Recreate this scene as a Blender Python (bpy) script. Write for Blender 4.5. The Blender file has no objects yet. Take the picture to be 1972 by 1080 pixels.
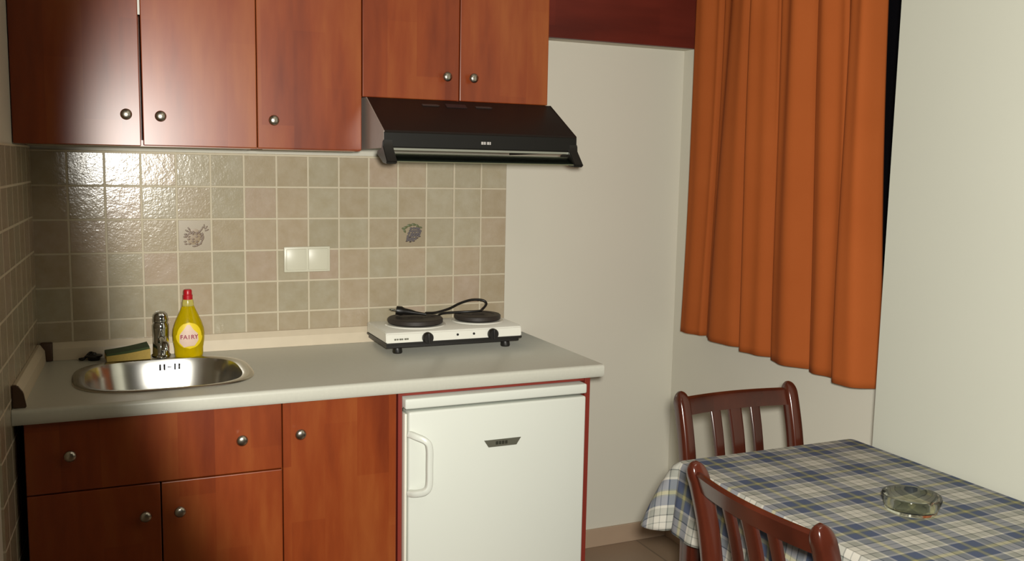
import bpy, bmesh, math, random
from mathutils import Vector, Matrix
random.seed(7)
PI = math.pi
S = bpy.context.scene
COL = S.collection

# ------------------------------------------------------------------ materials
def lin(c):
    return tuple(((v/255)/12.92 if v/255 <= .04045 else ((v/255+.055)/1.055)**2.4) for v in c) + (1,)

class NT:
    def __init__(s, name):
        s.m = bpy.data.materials.new(name); s.m.use_nodes = True
        s.t = s.m.node_tree; s.b = s.t.nodes['Principled BSDF']
    def n(s, kind, **kw):
        nd = s.t.nodes.new(kind)
        for k, v in kw.items(): setattr(nd, k, v)
        return nd
    def l(s, a, b): s.t.links.new(a, b)
    def math(s, op, a, b=None, c=None, clamp=False):
        nd = s.n('ShaderNodeMath', operation=op); nd.use_clamp = clamp
        for i, v in enumerate((a, b, c)):
            if v is None: continue
            if isinstance(v, (int, float)): nd.inputs[i].default_value = v
            else: s.l(v, nd.inputs[i])
        return nd.outputs[0]
    def mix(s, f, a, b, bt='MIX'):
        nd = s.n('ShaderNodeMix', data_type='RGBA', blend_type=bt)
        for i, v in ((0, f), (6, a), (7, b)):
            if isinstance(v, (int, float, tuple)): nd.inputs[i].default_value = v
            else: s.l(v, nd.inputs[i])
        return nd.outputs[2]
    def coords(s, scale=(1, 1, 1), kind='Object', rot=(0, 0, 0)):
        tc = s.n('ShaderNodeTexCoord'); mp = s.n('ShaderNodeMapping')
        s.l(tc.outputs[kind], mp.inputs[0]); mp.inputs['Scale'].default_value = scale
        mp.inputs['Rotation'].default_value = rot
        return mp.outputs[0]
    def noise(s, vec, scale, detail=3, rough=.5):
        nd = s.n('ShaderNodeTexNoise'); nd.inputs['Scale'].default_value = scale
        nd.inputs['Detail'].default_value = detail; nd.inputs['Roughness'].default_value = rough
        if vec is not None: s.l(vec, nd.inputs['Vector'])
        return nd.outputs[0]
    def ramp(s, f, stops, interp='LINEAR'):
        nd = s.n('ShaderNodeValToRGB'); cr = nd.color_ramp; cr.interpolation = interp
        while len(cr.elements) < len(stops): cr.elements.new(.5)
        for e, (p, c) in zip(cr.elements, stops): e.position = p; e.color = c
        s.l(f, nd.inputs[0]); return nd.outputs[0]
    def bump(s, h, strength=.2, dist=.002):
        nd = s.n('ShaderNodeBump'); nd.inputs['Strength'].default_value = strength
        nd.inputs['Distance'].default_value = dist; s.l(h, nd.inputs['Height'])
        s.l(nd.outputs[0], s.b.inputs['Normal'])
    def setp(s, **kw):
        for k, v in kw.items():
            k = {'rough': 'Roughness', 'metal': 'Metallic', 'color': 'Base Color', 'spec': 'Specular IOR Level',
                 'coat': 'Coat Weight', 'coat_rough': 'Coat Roughness', 'trans': 'Transmission Weight', 'ior': 'IOR'}[k]
            if isinstance(v, (int, float, tuple)): s.b.inputs[k].default_value = v
            else: s.l(v, s.b.inputs[k])
        return s

def plain(name, c, rough=.5, metal=0, spec=.5, var=.06, scale=30, bump=0):
    t = NT(name); co = t.coords()
    f = t.noise(co, scale)
    c = lin(c)
    a = tuple(min(1, v*(1-var)) for v in c[:3]) + (1,); b = tuple(min(1, v*(1+var)) for v in c[:3]) + (1,)
    t.setp(color=t.mix(f, a, b), rough=rough, metal=metal, spec=spec)
    if bump: t.bump(t.noise(co, scale*4), bump, .001)
    return t.m

def wood(name, c1, c2, c3, rough=.35, stave=.09, spec=.5, vertical='z', bigrough=0):
    t = NT(name)
    sc = {'z': (1, 1, .18), 'x': (.18, 1, 1), 'y': (1, .18, 1)}[vertical]
    co = t.coords(sc)
    a = t.noise(co, 9, 3, .55); b = t.noise(co, 55, 4, .6)
    # blocky staves
    tc = t.n('ShaderNodeTexCoord'); sp = t.n('ShaderNodeSeparateXYZ'); t.l(tc.outputs['Object'], sp.inputs[0])
    along, across = (sp.outputs[2], sp.outputs[0]) if vertical == 'z' else (sp.outputs[0], sp.outputs[2])
    ci = t.math('FLOOR', t.math('DIVIDE', t.math('ADD', across, 3.017), stave))
    off = t.math('MULTIPLY', ci, .37)
    ri = t.math('FLOOR', t.math('ADD', t.math('DIVIDE', along, .42), off))
    cb = t.n('ShaderNodeCombineXYZ'); t.l(ci, cb.inputs[0]); t.l(ri, cb.inputs[1])
    wn = t.n('ShaderNodeTexWhiteNoise'); t.l(cb.outputs[0], wn.inputs['Vector'])
    f = t.math('ADD', t.math('MULTIPLY', a, .83), t.math('MULTIPLY', wn.outputs['Value'], .17))
    f = t.math('ADD', t.math('MULTIPLY', f, .85), t.math('MULTIPLY', b, .15))
    col = t.ramp(f, [(.34, lin(c1)), (.5, lin(c2)), (.66, lin(c3))])
    t.setp(color=col, rough=rough, spec=spec)
    return t.m

M = {}
M['cherry'] = wood('cherry_laminate', (108, 43, 17), (131, 58, 23), (146, 77, 34), rough=.31, spec=.55)
M['red_edge'] = plain('red_edge_banding', (124, 46, 36), .4)
M['fascia'] = wood('dark_red_wood', (80, 26, 17), (92, 31, 20), (102, 36, 24), rough=.5, vertical='x', spec=.35)
M['chair'] = wood('chair_wood', (50, 20, 12), (62, 25, 15), (74, 33, 21), rough=.2, stave=2, spec=.55)
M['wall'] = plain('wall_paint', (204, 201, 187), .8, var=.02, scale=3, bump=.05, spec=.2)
M['wall_near'] = plain('near_wall_dimmed', (176, 177, 165), .8, var=.02, scale=3, bump=.05, spec=.2)  # wall colour darkened to offset the stronger flash light on this stretch
M['ceil'] = plain('ceiling_paint', (176, 172, 160), .9, var=.02, scale=3)
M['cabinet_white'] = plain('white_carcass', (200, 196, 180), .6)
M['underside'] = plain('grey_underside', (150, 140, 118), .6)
M['counter'] = plain('grey_laminate', (194, 194, 182), .34, var=.05, scale=120, spec=.3)
M['strip'] = plain('beige_trim_plastic', (205, 192, 168), .4)
M['brown'] = plain('brown_end_cap', (74, 52, 36), .5)
M['visor_edge'] = plain('visor_edge', (96, 96, 72), .4)
M['nickel'] = plain('brushed_nickel', (176, 170, 158), .28, metal=1)
M['steel'] = plain('sink_steel', (205, 204, 198), .21, metal=1, var=.03)
M['steel_rim'] = plain('sink_rim_steel', (190, 188, 180), .24, metal=1, var=.03)
M['chrome'] = plain('chrome', (190, 192, 190), .08, metal=1, var=.02)
M['black'] = plain('black_plastic', (22, 20, 18), .4)
M['slot_shade'] = plain('dark_slot', (12, 11, 10), .7)
M['hood'] = plain('hood_enamel', (30, 23, 20), .5, var=.08, spec=.25)
M['hood_low'] = plain('hood_panel', (20, 19, 16), .5, var=.06, spec=.25)
M['hood_side'] = plain('hood_side_metal', (150, 140, 132), .4)
M['filter'] = plain('hood_filter', (150, 152, 140), .35, metal=.5)
M['plate_iron'] = plain('cast_iron_plate', (44, 38, 34), .55, var=.12, scale=60)
M['enamel'] = plain('white_enamel', (226, 226, 216), .25, var=.02)
M['fridge'] = plain('fridge_white', (214, 218, 209), .35, var=.015, scale=2)
M['fridge_trim'] = plain('fridge_trim', (228, 226, 212), .35, var=.02)
M['gasket'] = plain('grey_gasket', (118, 118, 106), .6)
M['badge'] = plain('badge_grey', (118, 118, 104), .4, metal=.5)
M['badge_dark'] = plain('badge_dark', (46, 46, 36), .5)
M['logo_light'] = plain('logo_silver', (176, 172, 168), .4)
M['socket'] = plain('socket_white', (206, 204, 184), .35, var=.02)
M['dark_frame'] = plain('dark_window_frame', (26, 16, 12), .5)
M['yellow_foam'] = plain('yellow_sponge', (176, 150, 78), .95, var=.15, scale=200, bump=.6)
M['green_pad'] = plain('green_scourer', (60, 74, 42), .95, var=.25, scale=200, bump=.6)
M['red_cap'] = plain('red_cap', (176, 18, 30), .35)
M['label_pink'] = plain('bottle_label', (222, 196, 176), .5)
M['label_yellow'] = plain('bottle_label_yellow', (232, 204, 30), .45)
M['label_text'] = plain('label_text_red', (150, 30, 70), .5)
M['floor_grout'] = None

def glass(name, c, rough=.02, ior=1.45):
    t = NT(name); t.setp(color=lin(c), rough=rough, trans=1.0, ior=ior); 
    return t.m
M['glass'] = glass('clear_glass', (232, 240, 228))
M['ash'] = glass('ashtray_glass', (240, 242, 226), .06, 1.33)
t = NT('thin_glass'); tb_ = t.n('ShaderNodeBsdfTransparent'); tb_.inputs[0].default_value = (.86, .9, .86, 1)
mx = t.n('ShaderNodeMixShader'); fz = t.n('ShaderNodeFresnel'); fz.inputs[0].default_value = 1.45
t.setp(color=(.02, .025, .02, 1), rough=.08); out = [n for n in t.t.nodes if n.type == 'OUTPUT_MATERIAL'][0]
t.l(fz.outputs[0], mx.inputs[0]); t.l(tb_.outputs[0], mx.inputs[1]); t.l(t.b.outputs[0], mx.inputs[2]); t.l(mx.outputs[0], out.inputs[0]); M['thin_glass'] = t.m
# dish soap: yellow translucent plastic with liquid
t = NT('yellow_soap'); co = t.coords()
t.setp(color=t.mix(t.noise(co, 40), lin((214, 190, 0)), lin((238, 214, 10))), rough=.12, trans=.6, ior=1.35)
M['soap'] = t.m
t = NT('clear_neck'); t.setp(color=lin((226, 214, 120)), rough=.15, trans=.5, ior=1.3); M['neck'] = t.m
t = NT('night_pane'); t.setp(color=(.004, .004, .005, 1), rough=.05, trans=.0, spec=.5); M['night'] = t.m

def tile_mat(name, ax, p=.1, z0=1.372, x0=0.0):
    t = NT(name)
    tc = t.n('ShaderNodeTexCoord'); sp = t.n('ShaderNodeSeparateXYZ'); t.l(tc.outputs['Object'], sp.inputs[0])
    u = t.math('DIVIDE', t.math('ADD', sp.outputs['XYZ'.index(ax)], 5*p*10 - x0), p)
    v = t.math('DIVIDE', t.math('ADD', sp.outputs[2], 5*p*10 - z0), p)
    fu = t.math('FRACT', u); fv = t.math('FRACT', v)
    du = t.math('MINIMUM', fu, t.math('SUBTRACT', 1, fu)); dv = t.math('MINIMUM', fv, t.math('SUBTRACT', 1, fv))
    co = t.coords()
    wob = t.math('MULTIPLY', t.math('SUBTRACT', t.noise(co, 60, 2), .5), .012)
    d = t.math('ADD', t.math('MINIMUM', du, dv), wob)
    nd = t.n('ShaderNodeMapRange'); nd.inputs[1].default_value = .022; nd.inputs[2].default_value = .036
    t.l(d, nd.inputs[0]); mask = nd.outputs[0]             # 1 = tile
    cb = t.n('ShaderNodeCombineXYZ'); t.l(t.math('FLOOR', u), cb.inputs[0]); t.l(t.math('FLOOR', v), cb.inputs[1])
    wn = t.n('ShaderNodeTexWhiteNoise'); t.l(cb.outputs[0], wn.inputs['Vector'])
    base = t.ramp(wn.outputs['Value'], [(0, lin((177, 163, 142))), (.25, lin((172, 160, 138))), (.45, lin((174, 166, 145))),
                                       (.62, lin((178, 162, 144))), (.8, lin((170, 162, 141))), (1, lin((168, 155, 132)))], 'CONSTANT')
    cloud = t.ramp(t.noise(co, 22, 4, .6), [(.3, lin((240, 236, 226))), (.7, (1, 1, 1, 1))])
    tile = t.mix(1.0, base, cloud, 'MULTIPLY')
    grout = lin((198, 188, 164))
    t.setp(color=t.mix(mask, grout, tile), spec=.5)
    t.setp(rough=t.math('ADD', t.math('MULTIPLY', t.math('SUBTRACT', 1, mask), .6), .17))
    h = t.math('ADD', t.math('MULTIPLY', mask, 1.0),
               t.math('ADD', t.math('MULTIPLY', t.noise(co, 45, 3, .6), .55), t.math('MULTIPLY', t.noise(co, 170, 2, .5), .26)))
    t.bump(h, .7, .0016)
    return t.m
M['tile'] = tile_mat('wall_tiles', 'X')
M['tile_side'] = tile_mat('side_wall_tiles', 'Y', z0=1.382)
# floor tiles
t = NT('floor_tiles'); co = t.coords((1, 1, 1)); bk = t.n('ShaderNodeTexBrick'); bk.offset = 0
bk.inputs['Scale'].default_value = 1; bk.inputs['Brick Width'].default_value = .33; bk.inputs['Row Height'].default_value = .33
bk.inputs['Mortar Size'].default_value = .004; bk.inputs['Color1'].default_value = lin((146, 124, 104))
bk.inputs['Color2'].default_value = lin((138, 118, 98)); bk.inputs['Mortar'].default_value = lin((116, 100, 84))
t.l(co, bk.inputs['Vector']); t.setp(color=bk.outputs[0], rough=.4); M['floor'] = t.m
M['skirting'] = plain('skirting_tile', (168, 146, 124), .4, var=.06, scale=12)
# curtain
t = NT('orange_cloth'); co = t.coords()
t.setp(color=t.mix(t.noise(co, 5), lin((158, 80, 34)), lin((170, 90, 42))), rough=.85, spec=.15)
t.bump(t.noise(co, 700, 2), .15, .0005)
tr = t.n('ShaderNodeBsdfTranslucent'); tr.inputs[0].default_value = lin((200, 90, 30))
mx = t.n('ShaderNodeMixShader'); mx.inputs[0].default_value = .12
out = [n for n in t.t.nodes if n.type == 'OUTPUT_MATERIAL'][0]
t.l(t.b.outputs[0], mx.inputs[1]); t.l(tr.outputs[0], mx.inputs[2]); t.l(mx.outputs[0], out.inputs[0])
M['curtain'] = t.m
# plaid cloth, pattern follows the unfolded cloth (UV in metres)
t = NT('plaid_cloth')
uv = t.n('ShaderNodeUVMap'); uv.uv_map = 'cloth'; sp = t.n('ShaderNodeSeparateXYZ'); t.l(uv.outputs[0], sp.inputs[0])
def stripes(src, off):
    f = t.math('FRACT', t.math('DIVIDE', t.math('ADD', src, 10 + off), .150))
    W = lin((188, 185, 176)); Gy = lin((150, 151, 143)); B = lin((84, 94, 118)); D = lin((96, 103, 104)); Yl = lin((156, 152, 110)); K = lin((84, 88, 84)); G2 = lin((132, 134, 128))
    return t.ramp(f, [(0, Yl), (.035, D), (.06, B), (.22, W), (.26, Gy), (.37, K), (.388, W), (.50, G2), (.515, W), (.62, K), (.638, Gy), (.75, W), (.79, B), (.945, D), (.97, Yl)], 'CONSTANT')
sx = stripes(sp.outputs[0], -1.515+.000); sy = stripes(sp.outputs[1], 1.60)
c = t.mix(.5, sx, sy)
c2 = t.mix(1.0, sx, sy, 'MULTIPLY')
c = t.mix(.38, c, c2)
t.setp(color=c, rough=.8, spec=.2)
co = t.coords(); t.bump(t.noise(co, 500, 2), .2, .0006)
M['plaid'] = t.m

# ------------------------------------------------------------------ mesh helpers
def BM(): return bmesh.new()
def box(bm, lo, hi, r=0.0, seg=2):
    lo = Vector(lo); hi = Vector(hi)
    vs = [bm.verts.new((x, y, z)) for x in (lo.x, hi.x) for y in (lo.y, hi.y) for z in (lo.z, hi.z)]
    fs = [(0, 1, 3, 2), (4, 6, 7, 5), (0, 4, 5, 1), (2, 3, 7, 6), (0, 2, 6, 4), (1, 5, 7, 3)]
    faces = [bm.faces.new([vs[i] for i in f]) for f in fs]
    if r:
        es = set(e for f in faces for e in f.edges)
        bmesh.ops.bevel(bm, geom=list(es), offset=r, segments=seg, affect='EDGES', profile=.5)
    return vs
def prism(bm, poly, a, b, axis='x', r=0.0):
    """poly: 2D points in the other two axes, extruded from a to b along axis"""
    def P(p, t):
        return {'x': (t, p[0], p[1]), 'y': (p[0], t, p[1]), 'z': (p[0], p[1], t)}[axis]
    A = [bm.verts.new(P(p, a)) for p in poly]; B = [bm.verts.new(P(p, b)) for p in poly]
    fs = [bm.faces.new(A), bm.faces.new(B)]
    n = len(poly)
    for i in range(n): fs.append(bm.faces.new((A[i], A[(i+1) % n], B[(i+1) % n], B[i])))
    bmesh.ops.recalc_face_normals(bm, faces=fs)
    if r:
        es = set(e for f in fs for e in f.edges)
        bmesh.ops.bevel(bm, geom=list(es), offset=r, segments=2, affect='EDGES')
def lathe(bm, prof, mat=None, n=32, sx=1, sy=1):
    """prof: (radius, height) list along +z; mat places it"""
    rings = []
    for (r, h) in prof:
        if r < 1e-6: ring = [bm.verts.new((0, 0, h))]
        else: ring = [bm.verts.new((r*sx*math.cos(2*PI*i/n), r*sy*math.sin(2*PI*i/n), h)) for i in range(n)]
        rings.append(ring)
    for a, b in zip(rings, rings[1:]):
        for i in range(n):
            j = (i+1) % n
            if len(a) == 1 and len(b) == 1: continue
            if len(a) == 1: bm.faces.new((a[0], b[j], b[i]))
            elif len(b) == 1: bm.faces.new((a[i], a[j], b[0]))
            else: bm.faces.new((a[i], a[j], b[j], b[i]))
    if mat is not None:
        bmesh.ops.transform(bm, matrix=mat, verts=[v for r in rings for v in r])
def frames(pts):
    out = []
    for i, p in enumerate(pts):
        a = pts[max(0, i-1)]; b = pts[min(len(pts)-1, i+1)]
        out.append((Vector(b)-Vector(a)).normalized())
    return out
def tube(bm, pts, rad, n=12, cap=True):
    pts = [Vector(p) for p in pts]; T = frames(pts); up = Vector((0, 0, 1))
    if abs(T[0].dot(up)) > .9: up = Vector((1, 0, 0))
    rings = []
    N = (up - T[0]*up.dot(T[0])).normalized()
    for i, p in enumerate(pts):
        N = (N - T[i]*N.dot(T[i])).normalized(); Bn = T[i].cross(N)
        r = rad[i] if isinstance(rad, (list, tuple)) else rad
        rings.append([bm.verts.new(p + N*r*math.cos(2*PI*k/n) + Bn*r*math.sin(2*PI*k/n)) for k in range(n)])
    for a, b in zip(rings, rings[1:]):
        for k in range(n): bm.faces.new((a[k], a[(k+1) % n], b[(k+1) % n], b[k]))
    if cap: bm.faces.new(rings[0]); bm.faces.new(rings[-1])
def sweep(bm, pts, prof_fn, side):
    """rectangular rounded section swept along pts; side = fixed lateral vector; prof_fn(i)->(half width along side, half thickness)"""
    pts = [Vector(p) for p in pts]; T = frames(pts); side = Vector(side)
    sec = []
    for k in range(16):
        a = 2*PI*k/16; c, s_ = math.cos(a), math.sin(a); e = .45
        sec.append((math.copysign(abs(c)**e, c), math.copysign(abs(s_)**e, s_)))
    rings = []
    for i, p in enumerate(pts):
        w, h = prof_fn(i); sd = (side - T[i]*side.dot(T[i])).normalized(); nb = T[i].cross(sd)
        rings.append([bm.verts.new(p + sd*w*a + nb*h*b) for a, b in sec])
    m = len(sec)
    for a, b in zip(rings, rings[1:]):
        for k in range(m): bm.faces.new((a[k], a[(k+1) % m], b[(k+1) % m], b[k]))
    bm.faces.new(rings[0]); bm.faces.new(rings[-1])
def bez(p0, p1, p2, p3, n):
    p0, p1, p2, p3 = map(Vector, (p0, p1, p2, p3)); o = []
    for i in range(n+1):
        t = i/n; o.append(p0*(1-t)**3 + p1*3*t*(1-t)**2 + p2*3*t*t*(1-t) + p3*t**3)
    return o
def catmull(P, n=8):
    P = [Vector(p) for p in P]; Q = [P[0]*2-P[1]] + P + [P[-1]*2-P[-2]]; o = []
    for i in range(1, len(Q)-2):
        for k in range(n):
            t = k/n; a, b, c, d = Q[i-1], Q[i], Q[i+1], Q[i+2]
            o.append(.5*((2*b) + (c-a)*t + (2*a-5*b+4*c-d)*t*t + (3*b-a-3*c+d)*t**3))
    o.append(P[-1]); return o
def outline_prism(bm, pts, depth_vec):
    A = [bm.verts.new(p) for p in pts]; d = Vector(depth_vec); B = [bm.verts.new(Vector(p)+d) for p in pts]
    fs = [bm.faces.new(A), bm.faces.new(B)]; n = len(pts)
    for i in range(n): fs.append(bm.faces.new((A[i], A[(i+1) % n], B[(i+1) % n], B[i])))
    bmesh.ops.recalc_face_normals(bm, faces=fs)

def wpos(o):
    v = Vector((0, 0, 0))
    while o: v = v + o.location; o = o.parent
    return v
def obj(name, bm, mat, parent=None, smooth=None, label=None, local=False):
    """links bm (in world coordinates unless local) as ONE mesh; parent roots sit at their own base"""
    bmesh.ops.recalc_face_normals(bm, faces=bm.faces)
    if parent is not None and not local:
        bmesh.ops.translate(bm, vec=-wpos(parent), verts=bm.verts)
    me = bpy.data.meshes.new(name); bm.to_mesh(me); bm.free()
    for m in (mat if isinstance(mat, (list, tuple)) else [mat]): me.materials.append(m)
    o = bpy.data.objects.new(name, me); COL.objects.link(o)
    if parent is not None: o.parent = parent
    if smooth is not None:
        me.polygons.foreach_set('use_smooth', [True]*len(me.polygons))
        me.set_sharp_from_angle(angle=math.radians(smooth))
    if label: o['label'] = label
    return o
def thing(name, label, cat, loc=(0, 0, 0), group=None, rotz=0):
    o = bpy.data.objects.new(name, None); COL.objects.link(o); o.location = loc; o.rotation_euler = (0, 0, rotz)
    o.empty_display_size = .05
    return tag(o, label, cat, group)
def tag(o, label, cat, group=None):
    o['label'] = label; o['category'] = cat
    if group: o['group'] = group
    return o
def struct(name, bm, mat, smooth=None, parent=None):
    o = obj(name, bm, mat, parent, smooth)
    if parent is None: o['kind'] = 'structure'
    return o
def mesh_at_base(name, bm, mat, label, cat, group=None, smooth=None):
    """a thing that is one mesh, origin at its base centre"""
    xs = [v.co for v in bm.verts]
    lo = Vector([min(c[i] for c in xs) for i in range(3)]); hi = Vector([max(c[i] for c in xs) for i in range(3)])
    b = Vector(((lo.x+hi.x)/2, (lo.y+hi.y)/2, lo.z))
    bmesh.ops.translate(bm, vec=-b, verts=bm.verts)
    o = obj(name, bm, mat, None, smooth); o.location = b
    return tag(o, label, cat, group)
def text_mesh(name, s, size, mat, parent, loc, rot, depth=.0006, label=None, sx=1.0):
    cu = bpy.data.curves.new(name, 'FONT'); cu.body = s; cu.size = size; cu.extrude = depth; cu.align_x = 'CENTER'; cu.align_y = 'CENTER'
    cu.offset = size*.012
    to = bpy.data.objects.new(name, cu); COL.objects.link(to)
    dg = bpy.context.evaluated_depsgraph_get(); me = bpy.data.meshes.new_from_object(to.evaluated_get(dg))
    bpy.data.objects.remove(to); bpy.data.curves.remove(cu)
    me.name = name; me.materials.clear(); me.materials.append(mat)
    me.transform(Matrix.Translation(Vector(loc) - wpos(parent)) @ rot.to_4x4() @ Matrix.Diagonal((sx, 1, 1, 1)))
    o = bpy.data.objects.new(name, me); COL.objects.link(o); o.parent = parent
    if label: o['label'] = label
    return o
RX = lambda d: Matrix.Rotation(math.radians(d), 3, 'X')
FACE = RX(90)      # text facing -Y

# ------------------------------------------------------------------ camera
CAM = (.0601, -3.0478, 1.4533)
yaw, pitch, roll, F = .42082553646, -.121031973, .01864803, 1816.343
cam = bpy.data.cameras.new('camera'); co_ = bpy.data.objects.new('camera', cam); COL.objects.link(co_)
fw = Vector((math.sin(yaw)*math.cos(pitch), math.cos(yaw)*math.cos(pitch), math.sin(pitch)))
r0 = Vector((math.cos(yaw), -math.sin(yaw), 0)); u0 = r0.cross(fw)
rt = r0*math.cos(roll) + u0*math.sin(roll); up = -r0*math.sin(roll) + u0*math.cos(roll)
mm = Matrix((rt, up, -fw)).transposed().to_4x4(); mm.translation = Vector(CAM)
co_.matrix_world = mm
cam.sensor_fit = 'HORIZONTAL'; cam.sensor_width = 36; cam.lens = 36*F/1972; cam.clip_start = .02
S.camera = co_

# ------------------------------------------------------------------ the room
H = 2.62; YB = -5.6; XR = 1.895; XC = 2.12; YE = -1.258
def lw(y): return -.100 + .055*y          # the left wall runs slightly out of square
b = BM(); prism(b, [(lw(.006), .006), (lw(YB), YB), (lw(YB)-.15, YB), (lw(.006)-.15, .15), (lw(0), .15)], 0, H, 'z'); struct('wall_left', b, M['wall'])
b = BM(); box(b, (lw(0), .006, 0), (XC+.2, .16, H)); wall_back = struct('wall_back', b, M['wall'])
b = BM(); box(b, (-.6, YB-.15, 0), (XC+.2, YB, H)); struct('wall_front', b, plain('rear_wall_paint', (120, 112, 98), .8))
# far part of the right wall with the window opening
WY0, WY1, WZ0, WZ1 = -1.20, -.22, .936, 2.14
b = BM(); T = .14
box(b, (XC, YE, 0), (XC+T, .006, WZ0)); box(b, (XC, YE, WZ1), (XC+T, .006, H))
box(b, (XC, WY1, WZ0), (XC+T, .006, WZ1)); box(b, (XC, YE, WZ0), (XC+T, WY0, WZ1))
bmesh.ops.remove_doubles(b, verts=b.verts, dist=1e-5)
struct('wall_right', b, M['wall'])
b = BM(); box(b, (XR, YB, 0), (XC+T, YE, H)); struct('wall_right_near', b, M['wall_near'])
b = BM(); box(b, (-.7, YB-.15, -.1), (XC+.2, .16, 0)); struct('floor', b, M['floor'])
b = BM(); box(b, (-.7, YB-.15, H), (XC+.2, .16, H+.1)); struct('ceiling', b, M['ceil'])
# window: frame and pane, flush with the wall
w = bpy.data.objects.new('window_1', None); COL.objects.link(w); w.location = (XC, (WY0+WY1)/2, WZ0); w['kind'] = 'structure'
b = BM(); fr = .05
box(b, (XC+.002, WY0, WZ0), (XC+.055, WY0+fr, WZ1)); box(b, (XC+.002, WY1-fr, WZ0), (XC+.055, WY1, WZ1))
box(b, (XC+.002, WY0+fr, WZ0), (XC+.055, WY1-fr, WZ0+fr)); box(b, (XC+.002, WY0+fr, WZ1-fr), (XC+.055, WY1-fr, WZ1))
box(b, (XC+.002, -.735, WZ0+fr), (XC+.055, -.685, WZ1-fr))
obj('window_frame', b, M['dark_frame'], w)
for y0, y1 in ((WY0+fr, -.735), (-.685, WY1-fr)):
    b = BM(); box(b, (XC+.022, y0, WZ0+fr), (XC+.030, y1, WZ1-fr)); obj('pane', b, M['night'], w)
# skirting
b = BM(); box(b, (1.45, -.004, 0), (XC, .006, .072), .002); box(b, (1.45, -.0045, .0), (1.452, .0, .072))
struct('baseboard_back', b, M['skirting'])
b = BM(); box(b, (XC-.010, YE, 0), (XC, -.004, .072), .002); struct('baseboard_right', b, M['skirting'])
b = BM(); box(b, (XR-.010, YB, 0), (XR, YE, .072), .002); struct('baseboard_near', b, M['skirting'])
# tiled splashback (parts of the walls)
b = BM(); box(b, (lw(0), 0, .80), (1.396, .006, 1.476), .0015, 1); obj('tile_backsplash', b, M['tile'], wall_back)
wl = bpy.data.objects['wall_left']
b = BM(); yn = -.765
prism(b, [(lw(0)+.006, 0), (lw(yn)+.006, yn), (lw(yn), yn), (lw(0), 0)], .02, 1.484, 'z'); obj('tile_backsplash', b, M['tile_side'], wl)
# boxed-in soffit between the cabinets and the window wall
b = BM(); box(b, (1.402, -.055, 1.893), (XC, .006, H)); so = struct('trim_1', b, M['wall'])
b = BM(); box(b, (1.402, -.078, 1.893), (XC, -.0551, 2.35)); struct('trim_2', b, M['fascia'])

# ------------------------------------------------------------------ knobs (one shape, copied)
kb = BM(); lathe(kb, [(.0, .0), (.0075, .0), (.006, .004), (.005, .012), (.009, .015), (.0135, .019), (.0145, .0225), (.0125, .0265), (.007, .0288), (0, .0295)], RX(90).to_4x4(), 24)
knob_me = None
def knob(x, y, z, parent):
    global knob_me
    if knob_me is None:
        o = obj('knob', kb, M['nickel'], parent, 50, local=True); knob_me = o
    else:
        o = knob_me.copy(); COL.objects.link(o); o.parent = parent
    o.location = Vector((x, y, z)) - wpos(parent)
    return o
def slab(name, lo, hi, mat, parent, r=.0022):
    b = BM(); box(b, lo, hi, r); return obj(name, b, mat, parent)
def carcass(x0, x1, y0, y1, z0, z1, parent, mat, t=.016, bottom=True, top=True, back=True):
    b = BM()
    box(b, (x0, y0, z0), (x0+t, y1, z1)); box(b, (x1-t, y0, z0), (x1, y1, z1))
    if bottom: box(b, (x0+t, y0, z0), (x1-t, y1, z0+t))
    if top: box(b, (x0+t, y0, z1-t), (x1-t, y1, z1))
    if back: box(b, (x0+t, y1-.006, z0+t), (x1-t, y1, z1-t))
    return obj('carcass', b, mat, parent)

# ------------------------------------------------------------------ wall cupboards
ZT = 2.20; YD = -.32
up = thing('wall_cupboard', 'cherry wall cupboard with two tall doors above the sink, left end of row', 'cupboard', (.19, -.16, 1.487))
carcass(-.105, .492, -.302, -.002, 1.487, ZT, up, M['cherry'])
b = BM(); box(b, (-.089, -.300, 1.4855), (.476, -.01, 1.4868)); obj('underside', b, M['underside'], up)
d = slab('door', (-.1155, YD, 1.487), (.1885, YD+.018, ZT), M['cherry'], up); knob(.153, YD, 1.569, d)
d = slab('door', (.1945, YD, 1.489), (.4915, YD+.018, ZT), M['cherry'], up); knob(.238, YD, 1.567, d)
b = BM(); box(b, (.185, -.3015, 1.832), (.198, -.296, 1.872), .001); obj('gap_glint', b, M['enamel'], up, label='small added white piece behind the door gap')  # white piece added to give the bright line between the doors
b = BM(); box(b, (.184, -.3015, 1.5), (.1845, -.3, 1.51)); b.free()
u2 = thing('wall_cupboard', 'narrow cherry wall cupboard with one door beside the cooker hood', 'cupboard', (.642, -.16, 1.487))
carcass(.493, .790, -.302, -.002, 1.487, ZT, u2, M['cherry'])
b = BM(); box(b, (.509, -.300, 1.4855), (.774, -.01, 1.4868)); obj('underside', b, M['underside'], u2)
d = slab('door', (.4935, YD, 1.489), (.7905, YD+.018, ZT), M['cherry'], u2); knob(.535, YD, 1.567, d)
u3 = thing('wall_cupboard', 'short cherry wall cupboard with two doors above the black cooker hood', 'cupboard', (1.095, -.16, 1.645))
carcass(.793, 1.393, -.302, -.002, 1.645, ZT, u3, M['cherry'])
d = slab('door', (.7935, YD, 1.645), (1.0925, YD+.018, ZT), M['cherry'], u3); knob(1.048, YD, 1.714, d)
d = slab('door', (1.0955, YD, 1.645), (1.3925, YD+.018, ZT), M['cherry'], u3); knob(1.133, YD, 1.714, d)

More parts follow.
